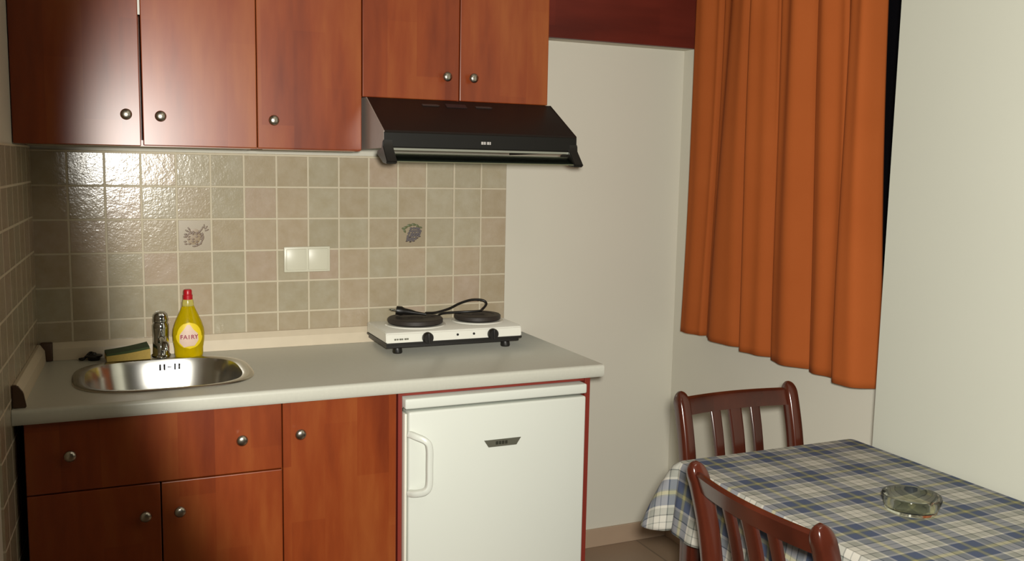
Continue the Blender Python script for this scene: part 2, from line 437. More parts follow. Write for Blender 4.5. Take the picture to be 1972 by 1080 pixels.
# ------------------------------------------------------------------ base cabinets
YF = -.58; ZC = .860; ZB = .821
c1 = thing('base_cabinet', 'cherry sink base cabinet with wide drawer front over two doors', 'cabinet', (.2, -.3, 0))
carcass(-.100, .5035, -.560, -.004, .10, ZB, c1, M['cherry'], top=False)
d = slab('drawer', (-.103, YF, .6425), (.5035, YF+.018, ZB-.001), M['cherry'], c1); knob(-.005, YF, .7375, d); knob(.399, YF, .7345, d)
d = slab('door', (-.103, YF, .105), (.1985, YF+.018, .6395), M['cherry'], c1); knob(.161, YF, .5625, d)
d = slab('door', (.2015, YF, .105), (.5035, YF+.018, .6395), M['cherry'], c1); knob(.243, YF, .5645, d)
slab('plinth', (-.10, -.52, 0), (.5035, -.504, .098), M['fascia'], c1, 0)
c2 = thing('base_cabinet', 'narrow cherry base cabinet with one tall door left of the fridge', 'cabinet', (.665, -.3, 0))
carcass(.5055, .8235, -.560, -.004, .10, ZB, c2, M['cherry'])
d = slab('door', (.5065, YF, .105), (.8195, YF+.018, ZB-.001), M['cherry'], c2); knob(.550, YF, .7355, d)
slab('plinth', (.5055, -.52, 0), (.8235, -.504, .098), M['fascia'], c2, 0)
pn = thing('fridge_housing', 'red edged panel surround framing the small white fridge', 'panel', (1.13, -.3, 0))
slab('side_panel', (.8245, YF, 0), (.8365, -.004, ZB-.001), M['red_edge'], pn, .001)
slab('side_panel', (1.4165, -.575, 0), (1.4345, -.004, ZB-.001), M['red_edge'], pn, .001)
slab('rail', (.837, -.572, .8085), (1.416, -.552, ZB-.001), M['red_edge'], pn, .001)

# ------------------------------------------------------------------ worktop with sink cut-out
SX, SY, SA, SB, SN = .234, -.300, .236, .212, 3.0
def sup(a, bq, k, N=96, n=SN, cx=SX, cy=SY):
    th = 2*PI*k/N; c, s_ = math.cos(th), math.sin(th)
    return (cx + math.copysign(abs(c)**(2/n), c)*a, cy + math.copysign(abs(s_)**(2/n), s_)*bq)
wt = BM(); N = 96; X0, X1, Y0, Y1 = -.100, 1.468, -.590, -.0005
hole = [sup(SA-.012, SB-.012, k) for k in range(N)]
RX1 = .6
def rectpt(p):
    dx, dy = p[0]-SX, p[1]-SY; tt = 1e9
    if dx > 0: tt = min(tt, (RX1-SX)/dx)
    if dx < 0: tt = min(tt, (X0-.03-SX)/dx)
    if dy > 0: tt = min(tt, (Y1-SY)/dy)
    if dy < 0: tt = min(tt, (Y0-SY)/dy)
    return [SX+dx*tt, SY+dy*tt]
outer = [rectpt(p) for p in hole]
for cx_, cy_ in ((RX1, Y1), (RX1, Y0), (X0-.03, Y1), (X0-.03, Y0)):     # snap nearest to each corner
    i = min(range(N), key=lambda i: (outer[i][0]-cx_)**2+(outer[i][1]-cy_)**2); outer[i] = [cx_, cy_]
def wx(p): return (max(p[0], lw(p[1])+.007), p[1])
ht = [wt.verts.new((p[0], p[1], ZC)) for p in hole]; hb = [wt.verts.new((p[0], p[1], ZC-.038)) for p in hole]
ot = [wt.verts.new((*wx(p), ZC)) for p in outer]
for k in range(N):
    j = (k+1) % N; wt.faces.new((ht[k], ht[j], ot[j], ot[k])); wt.faces.new((hb[k], hb[j], ht[j], ht[k]))
# rest of the top, rounded nose, underside
nose = [(Y0, ZC)] + [(Y0 - .010*math.sin(a) , ZC-.010+.010*math.cos(a)) for a in [PI/2*i/5 for i in range(1, 6)]] + [(Y0-.010, ZC-.030), (Y0-.004, ZC-.038)]
xl, xr = -.126, X1
def col_(x): return [wt.verts.new((x, y, z)) for y, z in nose]
L_, R_ = col_(xl), col_(xr)
for i in range(len(nose)-1): wt.faces.new((L_[i], L_[i+1], R_[i+1], R_[i]))
tr_ = wt.verts.new((X1, Y1, ZC)); tl_ = wt.verts.new((RX1, Y1, ZC)); bl_ = wt.verts.new((RX1, Y0, ZC)); br_ = wt.verts.new((X1, Y0, ZC))
wt.faces.new((bl_, br_, tr_, tl_))
ob_ = [wt.verts.new((*wx(p), ZC-.038)) for p in outer]
for k in range(N): wt.faces.new((hb[k], hb[(k+1) % N], ob_[(k+1) % N], ob_[k]))
rb = [wt.verts.new(c_) for c_ in ((RX1, Y0-.004, ZC-.038), (X1, Y0-.004, ZC-.038), (X1, Y1, ZC-.038), (RX1, Y1, ZC-.038))]; wt.faces.new(rb)
be = wt.verts.new((X1, Y1, ZC-.038)); wt.faces.new(R_ + [be, tr_])
bw = [wt.verts.new(c_) for c_ in ((xl+.03, Y1, ZC), (X1, Y1, ZC), (X1, Y1, ZC-.038), (xl+.03, Y1, ZC-.038))]; wt.faces.new(bw)
worktop = obj('worktop', wt, M['counter'], None, 50); tag(worktop, 'grey laminate worktop with pale rounded front edge over the base cabinets', 'countertop')

# trim strip along the wall: two pieces with brown end caps
ts = thing('splash_trim', 'pale beige trim strip where the worktop meets the back tiles', 'trim', (.65, -.012, ZC+.0005))
b = BM(); prism(b, [(-.0005, ZC+.0005), (-.022, ZC+.0005), (-.020, ZC+.034), (-.008, ZC+.052), (-.0005, ZC+.052)], -.055, 1.39, 'x'); obj('strip', b, M['strip'], ts)
b = BM(); box(b, (-.088, -.032, ZC+.0005), (-.056, -.001, ZC+.054), .004); obj('corner_cap', b, M['brown'], ts, 40, label='brown inside corner cap')
ts = thing('splash_trim', 'short dim beige trim strip running along the left side wall', 'trim', (-.1, -.3, ZC+.0005))
b = BM(); ya, yb_ = -.034, -.565
x_a, x_b = lw(ya)+.0066, lw(yb_)+.0066
for (dx0, dz0, dx1, dz1) in ((0, .0005, .024, .052),):
    A = [(x_a, ya, ZC+.0005), (x_a+.022, ya, ZC+.0005), (x_a+.020, ya, ZC+.034), (x_a+.008, ya, ZC+.052), (x_a, ya, ZC+.052)]
    outline_prism(b, A, (x_b-x_a, yb_-ya, 0))
obj('strip', b, M['strip'], ts)
b = BM(); prism(b, [(x_b+.030, ZC+.0005), (x_b+.024, ZC+.036), (x_b+.012, ZC+.054), (x_b-.0005, ZC+.056), (x_b-.0005, ZC+.0005)], yb_-.016, yb_-.0005, 'y', .002); obj('end_cap', b, M['brown'], ts, 40, label='brown end cap')

# ------------------------------------------------------------------ sink
sk = thing('sink', 'oval stainless steel inset sink basin in the grey worktop', 'sink', (SX, SY, ZC))
rows = [(SA, SB, .0006), (SA-.002, SB-.002, .0035), (SA-.010, SB-.006, .0050), (SA-.026, SB-.015, .0046), (SA-.032, SB-.020, .0015), (SA-.036, SB-.024, -.010),
        (SA-.041, SB-.029, -.035), (SA-.047, SB-.036, -.065), (SA-.055, SB-.045, -.095), (SA-.064, SB-.056, -.122), (SA-.085, SB-.078, -.140), (.05, .05, -.148), (.022, .022, -.150)]
def ringmesh(bm, rows, closed=True, n=96):
    prev = None
    for (a, c_, z) in rows:
        nn = SN if a > .1 else 2
        ring = [bm.verts.new((*sup(a, c_, k, n, nn), ZC+z)) for k in range(n)]
        if prev:
            for k in range(n): bm.faces.new((prev[k], prev[(k+1) % n], ring[(k+1) % n], ring[k]))
        prev = ring
    if closed: bm.faces.new(prev)
b = BM(); ringmesh(b, rows[:5], False); obj('rim', b, M['steel_rim'], sk, 60)
b = BM(); ringmesh(b, rows[4:], True); obj('basin', b, M['steel'], sk, 60)
b = BM(); lathe(b, [(.0, .0), (.03, .0), (.032, .003), (.026, .004), (.022, .001), (0, .001)], Matrix.Translation((SX, SY, ZC-.1495)), 32); obj('drain', b, M['chrome'], sk, 40)
b = BM()
for dx in (-.036, -.024, .006, .018):
    box(b, (SX+.035+dx-.0028, SY+SB-.0305, ZC-.030), (SX+.035+dx+.0028, SY+SB-.0262, ZC-.011), .0008)
box(b, (SX+.035-.016, SY+SB-.0305, ZC-.022), (SX+.035-.004, SY+SB-.0262, ZC-.019))
obj('overflow_slots', b, M['slot_shade'], sk)  # near-black boxes paint the shade inside the overflow openings

# tap
tp = thing('tap', 'short chrome mixer tap standing behind the sink', 'tap', (.240, -.072, ZC+.005))
tx, ty = .240, -.072
b = BM(); lathe(b, [(0, 0), (.027, 0), (.027, .006), (.0235, .010), (.0225, .060), (.0235, .085), (.0235, .096), (.020, .104), (0, .106)], Matrix.Translation((tx, ty, ZC+.005)), 32); obj('tap_body', b, M['chrome'], tp, 40)
b = BM(); pth = catmull([(tx, ty-.018, ZC+.055), (tx+.002, ty-.05, ZC+.066), (tx+.004, ty-.085, ZC+.068), (tx+.005, ty-.112, ZC+.058), (tx+.005, ty-.118, ZC+.044)], 6)
tube(b, pth, .0115, 16); obj('spout', b, M['chrome'], tp, 50)
b = BM(); lathe(b, [(0, 0), (.0215, 0), (.0225, .008), (.020, .022), (.013, .030), (0, .033)], Matrix.Translation((tx, ty, ZC+.1105)), 32)
prism(b, [(tx-.009, ty-.010), (tx-.006, ty-.060), (tx+.006, ty-.060), (tx+.009, ty-.010)], ZC+.130, ZC+.138, 'z', .002)
obj('lever', b, M['chrome'], tp, 40)

# dish soap bottle
bx_, by_ = .318, -.088
bt = thing('soap_bottle', 'yellow washing-up liquid bottle with red cap beside the tap', 'bottle', (bx_, by_, ZC))
prof = [(0, .0), (.034, .0), (.039, .004), (.041, .012), (.0415, .03), (.0450, .052), (.0460, .072), (.0445, .088), (.0385, .108), (.0310, .126), (.0245, .140), (.0195, .152), (.0175, .157), (0, .157)]
b = BM(); lathe(b, prof, Matrix.Translation((bx_, by_, ZC)), 40, 1, .62); obj('bottle_body', b, M['soap'], bt, 60)
b = BM(); lathe(b, [(0, .157), (.0175, .157), (.0165, .170), (.0145, .177), (0, .177)], Matrix.Translation((bx_, by_, ZC)), 32, 1, .8); obj('neck', b, M['neck'], bt, 50)
b = BM(); lathe(b, [(0, .177), (.0140, .177), (.0140, .190), (.0122, .192), (.0122, .203), (.010, .207), (0, .207)], Matrix.Translation((bx_, by_, ZC)), 28); obj('cap', b, M['red_cap'], bt, 40)
def on_bottle(x, z, off):
    r = .046
    for (r0_, z0_), (r1_, z1_) in zip(prof[1:], prof[2:]):
        if z0_ <= z <= z1_: r = r0_ + (r1_-r0_)*(z-z0_)/max(1e-6, z1_-z0_)
    c = min(.985, abs(x)/r); return (bx_+x, by_ - r*.62*math.sqrt(1-c*c) - off, ZC+z)
def patch(outline, off, nx=18, nz=18):
    bm = BM(); zs = [p[1] for p in outline]; z0, z1 = min(zs), max(zs); g = []
    for j in range(nz+1):
        z = z0 + (z1-z0)*j/nz; xs = []
        for (xa, za), (xb, zb) in zip(outline, outline[1:]+outline[:1]):
            if (za-z)*(zb-z) <= 0 and abs(za-zb) > 1e-9: xs.append(xa+(xb-xa)*(z-za)/(zb-za))
        a, c = (min(xs), max(xs)) if xs else (0, 0)
        g.append([bm.verts.new(on_bottle(a+(c-a)*i/nx, z, off)) for i in range(nx+1)])
    for j in range(nz):
        for i in range(nx): bm.faces.new((g[j][i], g[j][i+1], g[j+1][i+1], g[j+1][i]))
    return bm
ell = [(.038*math.cos(a)*(1 if math.sin(a) < 0 else .92), .070+.040*math.sin(a)) for a in [2*PI*i/48+.01 for i in range(48)]]
o = obj('label', patch(ell, .0006), M['label_yellow'], bt, 60)
pk = [(-.029, .050), (-.028, .074), (-.017, .088), (-.006, .103), (.002, .103), (.012, .088), (.024, .076), (.026, .056), (.012, .036), (-.016, .035)]
obj('label_emblem', patch(pk, .0012), M['label_pink'], bt, 60)
for i, ch in enumerate('FAIRY'):
    px = -.0225 + i*.0105; p = on_bottle(px, .066, .0022)
    ang = math.degrees(math.asin(max(-1, min(1, px/.046))))*.7
    text_mesh('label_letter', ch, .0180, M['label_text'], bt, p, Matrix.Rotation(math.radians(ang), 3, 'Z') @ FACE, .0004)

# sponge (yellow foam, green pad) and sink plug
sp_ = thing('sponge', 'yellow sponge with green scouring pad lying behind the sink', 'sponge', (.146, -.080, ZC+.006), rotz=math.radians(4))
def bent(z0, z1, z0b, z1b, amp):
    bm = BM(); n = 10; g = []
    for i in range(n+1):
        t_ = i/n; x = -.060+.12*t_; a = z0+(z0b-z0)*t_; c = z1+(z1b-z1)*t_ + amp*math.sin(PI*t_)
        g.append([bm.verts.new((x, y, z)) for y, z in ((-.034, a), (.034, a), (.036, c), (-.030, c))])
    for a, c in zip(g, g[1:]):
        for k in range(4): bm.faces.new((a[k], a[(k+1) % 4], c[(k+1) % 4], c[k]))
    bm.faces.new(g[0]); bm.faces.new(g[-1])
    es = [e for e in bm.edges if e.calc_length() > .001]
    return bm
obj('foam', bent(0, .016, 0, .030, -.002), M['yellow_foam'], sp_, 50, local=True)
bm = BM(); n = 10; g = []
for i in range(n+1):
    t_ = i/n; x = -.060+.118*t_; zf = .016+.014*t_-.002*math.sin(PI*t_)+.0003
    g.append([bm.verts.new((x, y, z)) for y, z in ((-.030, zf), (.036, zf), (.036, zf+.007+.003*t_), (-.029, zf+.006))])
for a, c in zip(g, g[1:]):
    for k in range(4): bm.faces.new((a[k], a[(k+1) % 4], c[(k+1) % 4], c[k]))
bm.faces.new(g[0]); bm.faces.new(g[-1])
obj('scouring_pad', bm, M['green_pad'], sp_, 50, local=True)
pl = thing('sink_plug', 'small black rubber sink plug left of the sponge', 'plug', (.050, -.046, ZC+.0005))
b = BM(); lathe(b, [(0, .0), (.016, .0), (.019, .010), (.023, .011), (.023, .015), (.008, .017), (.006, .022), (0, .024)], Matrix.Translation((.055, -.046, ZC+.0005)), 28); obj('stopper', b, M['black'], pl, 40)
b = BM(); tube(b, catmull([(.055, -.046, ZC+.020), (.045, -.040, ZC+.022), (.034, -.044, ZC+.012), (.024, -.050, ZC+.005), (.016, -.044, ZC+.005), (.020, -.034, ZC+.004), (.030, -.034, ZC+.004)], 6), .0036, 8); obj('cord', b, M['black'], pl, 60)

# ------------------------------------------------------------------ switch plate & decorated tiles
sw = thing('socket_plate', 'white double socket plate with two blank covers on the tiles', 'socket', (.695, -.002, 1.102))
b = BM(); box(b, (.620, -.008, 1.100), (.769, -.0005, 1.182), .003); obj('frame', b, M['socket'], sw, 40)
for x0_ in (.627, .698):
    b = BM(); box(b, (x0_, -.0125, 1.107), (x0_+.064, -.0085, 1.175), .002); obj('cover', b, M['socket'], sw, 40)
# motif helper: raised little petals/beads of glaze
def blob(bm, x, z, rx, rz, ang, t_=.0016):
    n = 12; c, s_ = math.cos(ang), math.sin(ang); ctr = bm.verts.new((x, -.0030-t_, z)); ring = []; base = []
    for k in range(n):
        a = 2*PI*k/n; u, v = rx*math.cos(a), rz*math.sin(a)
        ring.append(bm.verts.new((x+(u*c-v*s_)*.8, -.0030-t_*.8, z+(u*s_+v*c)*.8))); base.append(bm.verts.new((x+u*c-v*s_, -.0031, z+u*s_+v*c)))
    for k in range(n):
        j = (k+1) % n; bm.faces.new((ctr, ring[k], ring[j])); bm.faces.new((ring[k], base[k], base[j], ring[j]))
M['motif_pale'] = plain('motif_pale', (142, 122, 92), .4)
M['motif_brown'] = plain('motif_brown', (104, 80, 56), .4, var=.15, scale=150)
M['motif_grey'] = plain('motif_grape', (98, 92, 94), .35, var=.2, scale=200)
M['motif_dark'] = plain('motif_shadow', (70, 56, 48), .4, var=.15)
M['motif_leaf'] = plain('motif_leaf', (98, 104, 72), .4, var=.15)
M['tile_plain'] = plain('tile_glaze', (156, 143, 119), .32, var=.05, scale=20)
def deco(cx, cz, label):
    r = thing('decorated_tile', label, 'tile', (cx, 0, cz-.0465), 'decorated tiles in the splashback')
    b = BM(); box(b, (cx-.0465, -.0030, cz-.0465), (cx+.0465, 0, cz+.0465)); obj('tile_face', b, M['tile_plain'], r)
    return r
r = deco(.350, 1.222, 'tile with a brown basket and twigs motif above the tap')
b = BM(); blob(b, .3475, 1.2185, .0215, .0255, -.25, .0006); obj('motif_ground', b, M['motif_pale'], r, 40)
b = BM(); rnd = random.Random(3)
for row in range(6):                      # wicker-like body
    z = 1.196+row*.0075; half = .020*math.sin(PI*(.32+.5*row/6)) + .004
    nb = 5
    for k in range(nb):
        if (row+k) % 3 == 2: continue
        x = .345-half+2*half*k/(nb-1); blob(b, x, z, .0046, .0028, rnd.uniform(-.3, .3), .0019)
for k in range(9):
    a = PI*(.9-.12*k); blob(b, .350+.028*math.cos(a)*.9, 1.222+.026*math.sin(a)*.55-.006, .0058, .0026, a+PI/2, .0019)
for k in range(7):
    a = -PI/2+.30*k; blob(b, .348+.026*math.cos(a), 1.219+.030*math.sin(a), .0058, .0026, a+PI/2, .0019)
for (x, z, an) in ((.372, 1.243, 1.2), (.378, 1.250, 1.5), (.384, 1.246, .9), (.386, 1.238, .4), (.366, 1.236, .7), (.334, 1.242, 2.2), (.328, 1.236, 2.6)):
    blob(b, x, z, .0068, .0024, an)
obj('motif', b, M['motif_brown'], r, 40)
r = deco(1.050, 1.222, 'tile with a grey grape cluster and green leaves motif behind the hotplate')
b = BM(); rnd = random.Random(5)
for row, (z, n_, x0_) in enumerate(((1.236, 4, 1.046), (1.228, 5, 1.042), (1.219, 5, 1.039), (1.211, 5, 1.036), (1.203, 4, 1.034), (1.197, 3, 1.034))):
    for k in range(n_): blob(b, x0_+k*.0095+rnd.uniform(-.001, .001), z+rnd.uniform(-.001, .001), .0050, .0048, 0, .0026)
obj('grapes', b, M['motif_grey'], r, 40)
b = BM()
for (x, z) in ((1.031, 1.194), (1.044, 1.1915), (1.056, 1.194), (1.068, 1.204), (1.076, 1.209), (1.041, 1.207)): blob(b, x, z, .0045, .0022, .2, .0018)
obj('shading', b, M['motif_dark'], r, 40)
b = BM()
for (x, z, an, s_) in ((1.026, 1.240, .3, 1), (1.019, 1.236, -.4, .8), (1.023, 1.229, -1.0, .9), (1.040, 1.247, .1, 1.1), (1.055, 1.250, -.2, 1), (1.068, 1.246, -.6, .9), (1.080, 1.240, -.3, .7)):
    blob(b, x, z, .0085*s_, .0045*s_, an)
obj('leaves', b, M['motif_leaf'], r, 40)

# ------------------------------------------------------------------ hotplate
hx0, hx1, hyf, hyb, hz0, hz1 = .884, 1.345, -.262, -.040, ZC+.024, ZC+.073
hp = thing('hotplate', 'white portable electric hotplate with two black burners on the worktop', 'hotplate', ((hx0+hx1)/2, (hyf+hyb)/2, ZC+.0005))
b = BM(); hw = ZC+.038; prism(b, [(hyf, hw), (hyf+.004, hz1-.006), (hyf+.012, hz1), (hyb-.006, hz1), (hyb, hz1-.006), (hyb, hw)], hx0, hx1, 'x', .0025); obj('housing', b, M['enamel'], hp, 40)
b = BM(); box(b, (hx0+.004, hyf+.012, hz0-.004), (hx1-.004, hyb-.003, hw-.006), .001); box(b, (hx0-.001, hyf-.001, hw-.0065), (hx1+.001, hyb+.001, hw-.0004), .001); obj('base_pan', b, M['black'], hp)
for fx in (hx0+.045, hx1-.045):
    for fy in (hyf+.030, hyb-.040):
        b = BM(); lathe(b, [(0, 0), (.014, 0), (.016, .004), (.014, .0175), (0, .0175)], Matrix.Translation((fx, fy, ZC+.0005)), 20); obj('foot', b, M['black'], hp, 40)
for (cx_, cy_, rr) in ((1.018, -.140, .090), (1.240, -.132, .078)):
    b = BM(); lathe(b, [(0, 0), (rr+.010, 0), (rr+.008, .0035), (rr-.004, .004), (rr-.004, .001), (0, .001)], Matrix.Translation((cx_, cy_, hz1+.0004)), 48); ring_ = obj('burner', b, M['enamel'], hp, 40)
    b = BM(); lathe(b, [(0, 0), (rr-.006, 0), (rr, .004), (rr, .015), (rr-.003, .018), (rr*.72, .018), (rr*.70, .016), (rr*.30, .016), (rr*.26, .013), (0, .013)], Matrix.Translation((cx_, cy_, hz1+.005)), 48); obj('iron_plate', b, M['plate_iron'], ring_, 40)
for kx in (hx0+.134, hx1-.104):
    b = BM(); mt = Matrix.Translation((kx, hyf-.0005, hz0+.026)) @ RX(90).to_4x4()
    lathe(b, [(0, 0), (.018, 0), (.0175, .010), (.015, .014), (0, .014)], mt, 28)
    box(b, (kx-.0025, hyf-.020, hz0+.010), (kx+.0025, hyf-.013, hz0+.042), .001)
    obj('control_knob', b, M['black'], hp, 40)
for kx in (hx0+.236, hx0+.292):
    b = BM(); mt = Matrix.Translation((kx, hyf-.0002, hz0+.030)) @ RX(90).to_4x4(); lathe(b, [(0, 0), (.004, 0), (.0035, .002), (0, .0025)], mt, 16); obj('indicator_lamp', b, M['black'], hp, 40)
b = BM()
for i, wl_ in enumerate((.006, .005, .007, .004, .007, .005)):
    x = hx0+.026+i*.0082; box(b, (x, hyf-.0004, hz0+.0225), (x+wl_, hyf+.003, hz0+.0275))
obj('marking', b, M['badge'], hp, label='small grey lettering')
# cord and plug resting on the burners
zp = hz1+.024
b = BM(); cpts = [(1.060, -.120, zp+.008), (1.10, -.112, zp+.007), (1.15, -.100, zp+.016), (1.19, -.090, zp+.030), (1.235, -.085, zp+.040), (1.275, -.090, zp+.038), (1.285, -.100, zp+.026), (1.265, -.112, zp+.010), (1.250, -.120, zp+.006), (1.20, -.110, zp+.004), (1.14, -.070, zp-.004), (1.125, -.050, hz1+.006)]
tube(b, catmull(cpts, 6), .0042, 10); obj('power_cord', b, M['black'], hp, 60)
b = BM(); mt = Matrix.Translation((.985, -.105, zp+.016)) @ Matrix.Rotation(math.radians(98), 4, 'Y') @ Matrix.Rotation(math.radians(20), 4, 'X')
lathe(b, [(0, -.022), (.017, -.020), (.018, -.004), (.013, .006), (.010, .030), (.0065, .044), (.0045, .078), (0, .078)], mt, 20, .85, 1)
obj('mains_plug', b, M['black'], hp, 50)
b = BM()
for s_ in (-.0095, .0095): tube(b, [(.962, -.105+s_, zp+.020), (.944, -.105+s_, zp+.023)], .0024, 8)
obj('plug_pins', b, M['chrome'], hp, 50)

# ------------------------------------------------------------------ cooker hood
hd = thing('cooker_hood', 'black slim cooker hood with glass visor under the short cupboard', 'cooker hood', (1.1, -.25, 1.49))
x0_, x1_ = .803, 1.403
b = BM(); prism(b, [(-.322, 1.6435), (-.500, 1.545), (-.503, 1.540), (-.503, 1.497), (-.497, 1.493), (-.490, 1.497), (-.49, 1.538), (-.318, 1.633), (-.02, 1.633), (-.02, 1.6435)], x0_+.003, x1_-.003, 'x'); obj('body', b, M['hood'], hd, 30)
b = BM(); prism(b, [(-.5035, 1.540), (-.5055, 1.538), (-.5055, 1.500), (-.5035, 1.498)], x0_+.001, x1_-.001, 'x'); obj('front_panel', b, M['hood_low'], hd, 30)
for xa in (x0_, x1_-.0028):
    b = BM(); prism(b, [(-.010, 1.6440), (-.322, 1.6440), (-.5035, 1.543), (-.5045, 1.496), (-.010, 1.490)], xa, xa+.0028, 'x'); obj('side_panel', b, M['hood_side'] if xa == x0_ else M['hood'], hd)
b = BM(); box(b, (x0_+.01, -.485, 1.500), (x1_-.01, -.02, 1.506)); fl = obj('grease_filter', b, M['filter'], hd)
b = BM()
for i in range(14): box(b, (x0_+.03, -.46+i*.03, 1.4965), (x1_-.03, -.452+i*.03, 1.4998))
obj('filter_slats', b, M['filter'], fl)
# vents on the slope
b = BM(); sl = Vector((0, -.178, -.0985)).normalized(); nr = Vector((0, -sl.z, sl.y)); nr = nr if nr.z > 0 else -nr
def on_slope(x, t_, h=.0006): 
    p = Vector((x, -.322, 1.6435)) + sl*t_ + nr*h; return p
def slope_bar(bm, xa, xb, ta, tb, h=.0012):
    pts = [on_slope(xa, ta, .0002), on_slope(xb, ta, .0002), on_slope(xb, tb, .0002), on_slope(xa, tb, .0002)]; outline_prism(bm, pts, nr*h)
M['vent'] = plain('vent_grey', (58, 52, 50), .4)
for (xa, xb, tt) in ((.965, 1.015, .030), (1.135, 1.185, .030)):
    b = BM(); slope_bar(b, xa, xb, tt, tt+.003); slope_bar(b, xa+.002, xb+.004, tt+.0035, tt+.0065, .0010); slope_bar(b, xa, xb, tt+.007, tt+.010)
    obj('vent_slot', b, M['vent'], hd, label='small grey slot near the top edge')
b = BM()
b = BM(); slope_bar(b, 1.040, 1.105, .022, .045, .0008); obj('switch_cover', b, plain('switch_cover', (44, 38, 40), .35), hd)
# the little silver mark: short raised letters
b = BM()
for i, (dx, ww) in enumerate(((0, .006), (.0075, .004), (.0125, .002), (.018, .006), (.0255, .004))):
    box(b, (1.093+dx, -.5062, 1.512), (1.093+dx+ww, -.5050, 1.520))
obj('badge', b, M['logo_light'], hd, label='small silver mark')
# metal lip, glass visor and its two black end pieces
b = BM(); box(b, (x0_+.004, -.5025, 1.4905), (x1_-.004, -.496, 1.4965)); obj('front_lip', b, M['filter'], hd)
b = BM(); outline_prism(b, [(x0_+.02, -.536, 1.4600), (x1_-.02, -.536, 1.4600), (x1_-.02, -.500, 1.4790), (x0_+.02, -.500, 1.4790)], (0, .0006, .004)); vz = obj('visor', b, M['thin_glass'], hd, label='clear glass visor')
b = BM(); box(b, (x0_+.02, -.5395, 1.4575), (x1_-.02, -.5362, 1.4602)); obj('visor_edge', b, M['visor_edge'], vz)
b = BM(); box(b, (x0_+.02, -.502, 1.4785), (x1_-.02, -.497, 1.4815)); obj('visor_rail', b, M['fridge_trim'], vz)
for xa, lab in ((x0_-.003, 1), (x1_-.027, 0)):
    b = BM(); prism(b, [(-.506, 1.520), (-.508, 1.500), (-.548, 1.458), (-.540, 1.452), (-.505, 1.455), (-.450, 1.478), (-.450, 1.489), (-.490, 1.494)], xa, xa+.030, 'x', .002); obj('visor_bracket', b, M['black'], hd, 40)

# ------------------------------------------------------------------ fridge
fg = thing('fridge', 'small white under-counter fridge at the right end of the worktop', 'fridge', (1.12, -.3, 0))
b = BM(); box(b, (.842, -.548, .03), (1.408, -.04, .779), .004); obj('body', b, M['fridge_trim'], fg, 40)
b = BM(); box(b, (.838, -.604, .7765), (1.409, -.04, .8060), .005, 3); obj('top_panel', b, M['fridge'], fg, 40)
b = BM(); box(b, (.846, -.560, .05), (1.404, -.549, .770)); obj('gasket', b, M['gasket'], fg)
dr = BM(); box(dr, (.8475, -.606, .045), (1.4055, -.561, .7690), .006, 3); dr = obj('door', dr, M['fridge'], fg, 40)
b = BM(); box(b, (.8375, -.600, .045), (.8445, -.561, .7640), .002); obj('door_edge_strip', b, M['fridge_trim'], fg, 40)
b = BM(); pth = [(.849, -.6075, .708), (.862, -.625, .704), (.884, -.640, .694), (.895, -.643, .675), (.896, -.643, .62), (.895, -.643, .567), (.884, -.640, .549), (.862, -.625, .541), (.849, -.6075, .538)]
pp = catmull(pth, 6)
sweep(b, pp, lambda i: (.0095, .0090), (0, 1, .001)); obj('handle', b, M['fridge'], dr, 50)
b = BM(); prism(b, [(1.074, .6655), (1.190, .6655), (1.176, .6445), (1.088, .6445)], -.6085, -.6062, 'y'); bd = obj('badge', b, M['badge'], dr, label='grey tapered badge')
b = BM()
for i, (dx, ww) in enumerate(((0, .008), (.010, .007), (.019, .008), (.029, .008))): box(b, (1.110+dx, -.6092, .6505), (1.110+dx+ww, -.6084, .6605), .0006, 1)
obj('badge_mark', b, M['badge_dark'], bd, label='dark lettering on the badge')

# ------------------------------------------------------------------ curtain
cw = thing('curtain', 'orange cloth curtain hanging in deep folds in front of the dark window', 'curtain', (2.05, -.62, .855))
fold = [(-.150, .0), (-.285, 1), (-.405, 1.5), (-.515, 2.), (-.650, 3.), (-.830, 4.), (-.965, 5.), (-1.105, 6.)]
def phase(y):
    for (a, pa), (c, pc) in zip(fold, fold[1:]):
        if y <= a and y >= c: return pa + (pc-pa)*(y-a)/(c-a)
    return fold[-1][1]
b = BM(); NY, NZ = 260, 60; zt, zb = 2.28, .858; grid = []
for j in range(NZ+1):
    v = j/NZ; z = zt + (zb-zt)*v; row = []
    for i in range(NY+1):
        u = i/NY; y0 = -.150 + (-1.105+.150)*u; ph = phase(y0)
        k = ph - math.floor(ph); fi = int(ph)
        amp = (.028 + .012*v) * (1.0, .8, .95, 1.0, .85, 1.15, 1.1)[min(fi, 6)]
        dx = -amp*math.sin(PI*(k**.85))*1.85 + .012*math.sin(9*u+2*v) 
        dx += .009*math.sin(2*PI*ph*1.5+1.3+1.5*v)*(1-v*.4) + .0035*math.sin(2*PI*ph*3.3+.7*v)
        dy = .018*math.sin(2*PI*k)*(.6+.6*v) + .012*math.sin(5*v+3*ph)*(.4)
        x = 2.094 + dx
        yy = y0 + dy; yy = -.16 + (yy+.16)*(.992 - .112*(1-v)**.9)
        zz = z + (.004*math.sin(7*u) if j == NZ else 0) + v*(-.010*u)
        row.append(b.verts.new((min(x, 2.108), yy, zz)))
    grid.append(row)
for j in range(NZ):
    for i in range(NY): b.faces.new((grid[j][i], grid[j][i+1], grid[j+1][i+1], grid[j+1][i]))
cl = obj('cloth', b, M['curtain'], cw, 80)
md = cl.modifiers.new('thick', 'SOLIDIFY'); md.thickness = .0015
b = BM(); hems = []
for side_ in (0,):
    A = grid
b.free()
b = BM(); tube(b, [(2.075, -.06, 2.29), (2.075, -1.20, 2.29)], .011, 16); rod = obj('curtain_rod', b, M['brown'], None, 50); tag(rod, 'brown round rod carrying the orange curtain above the window', 'curtain rod')
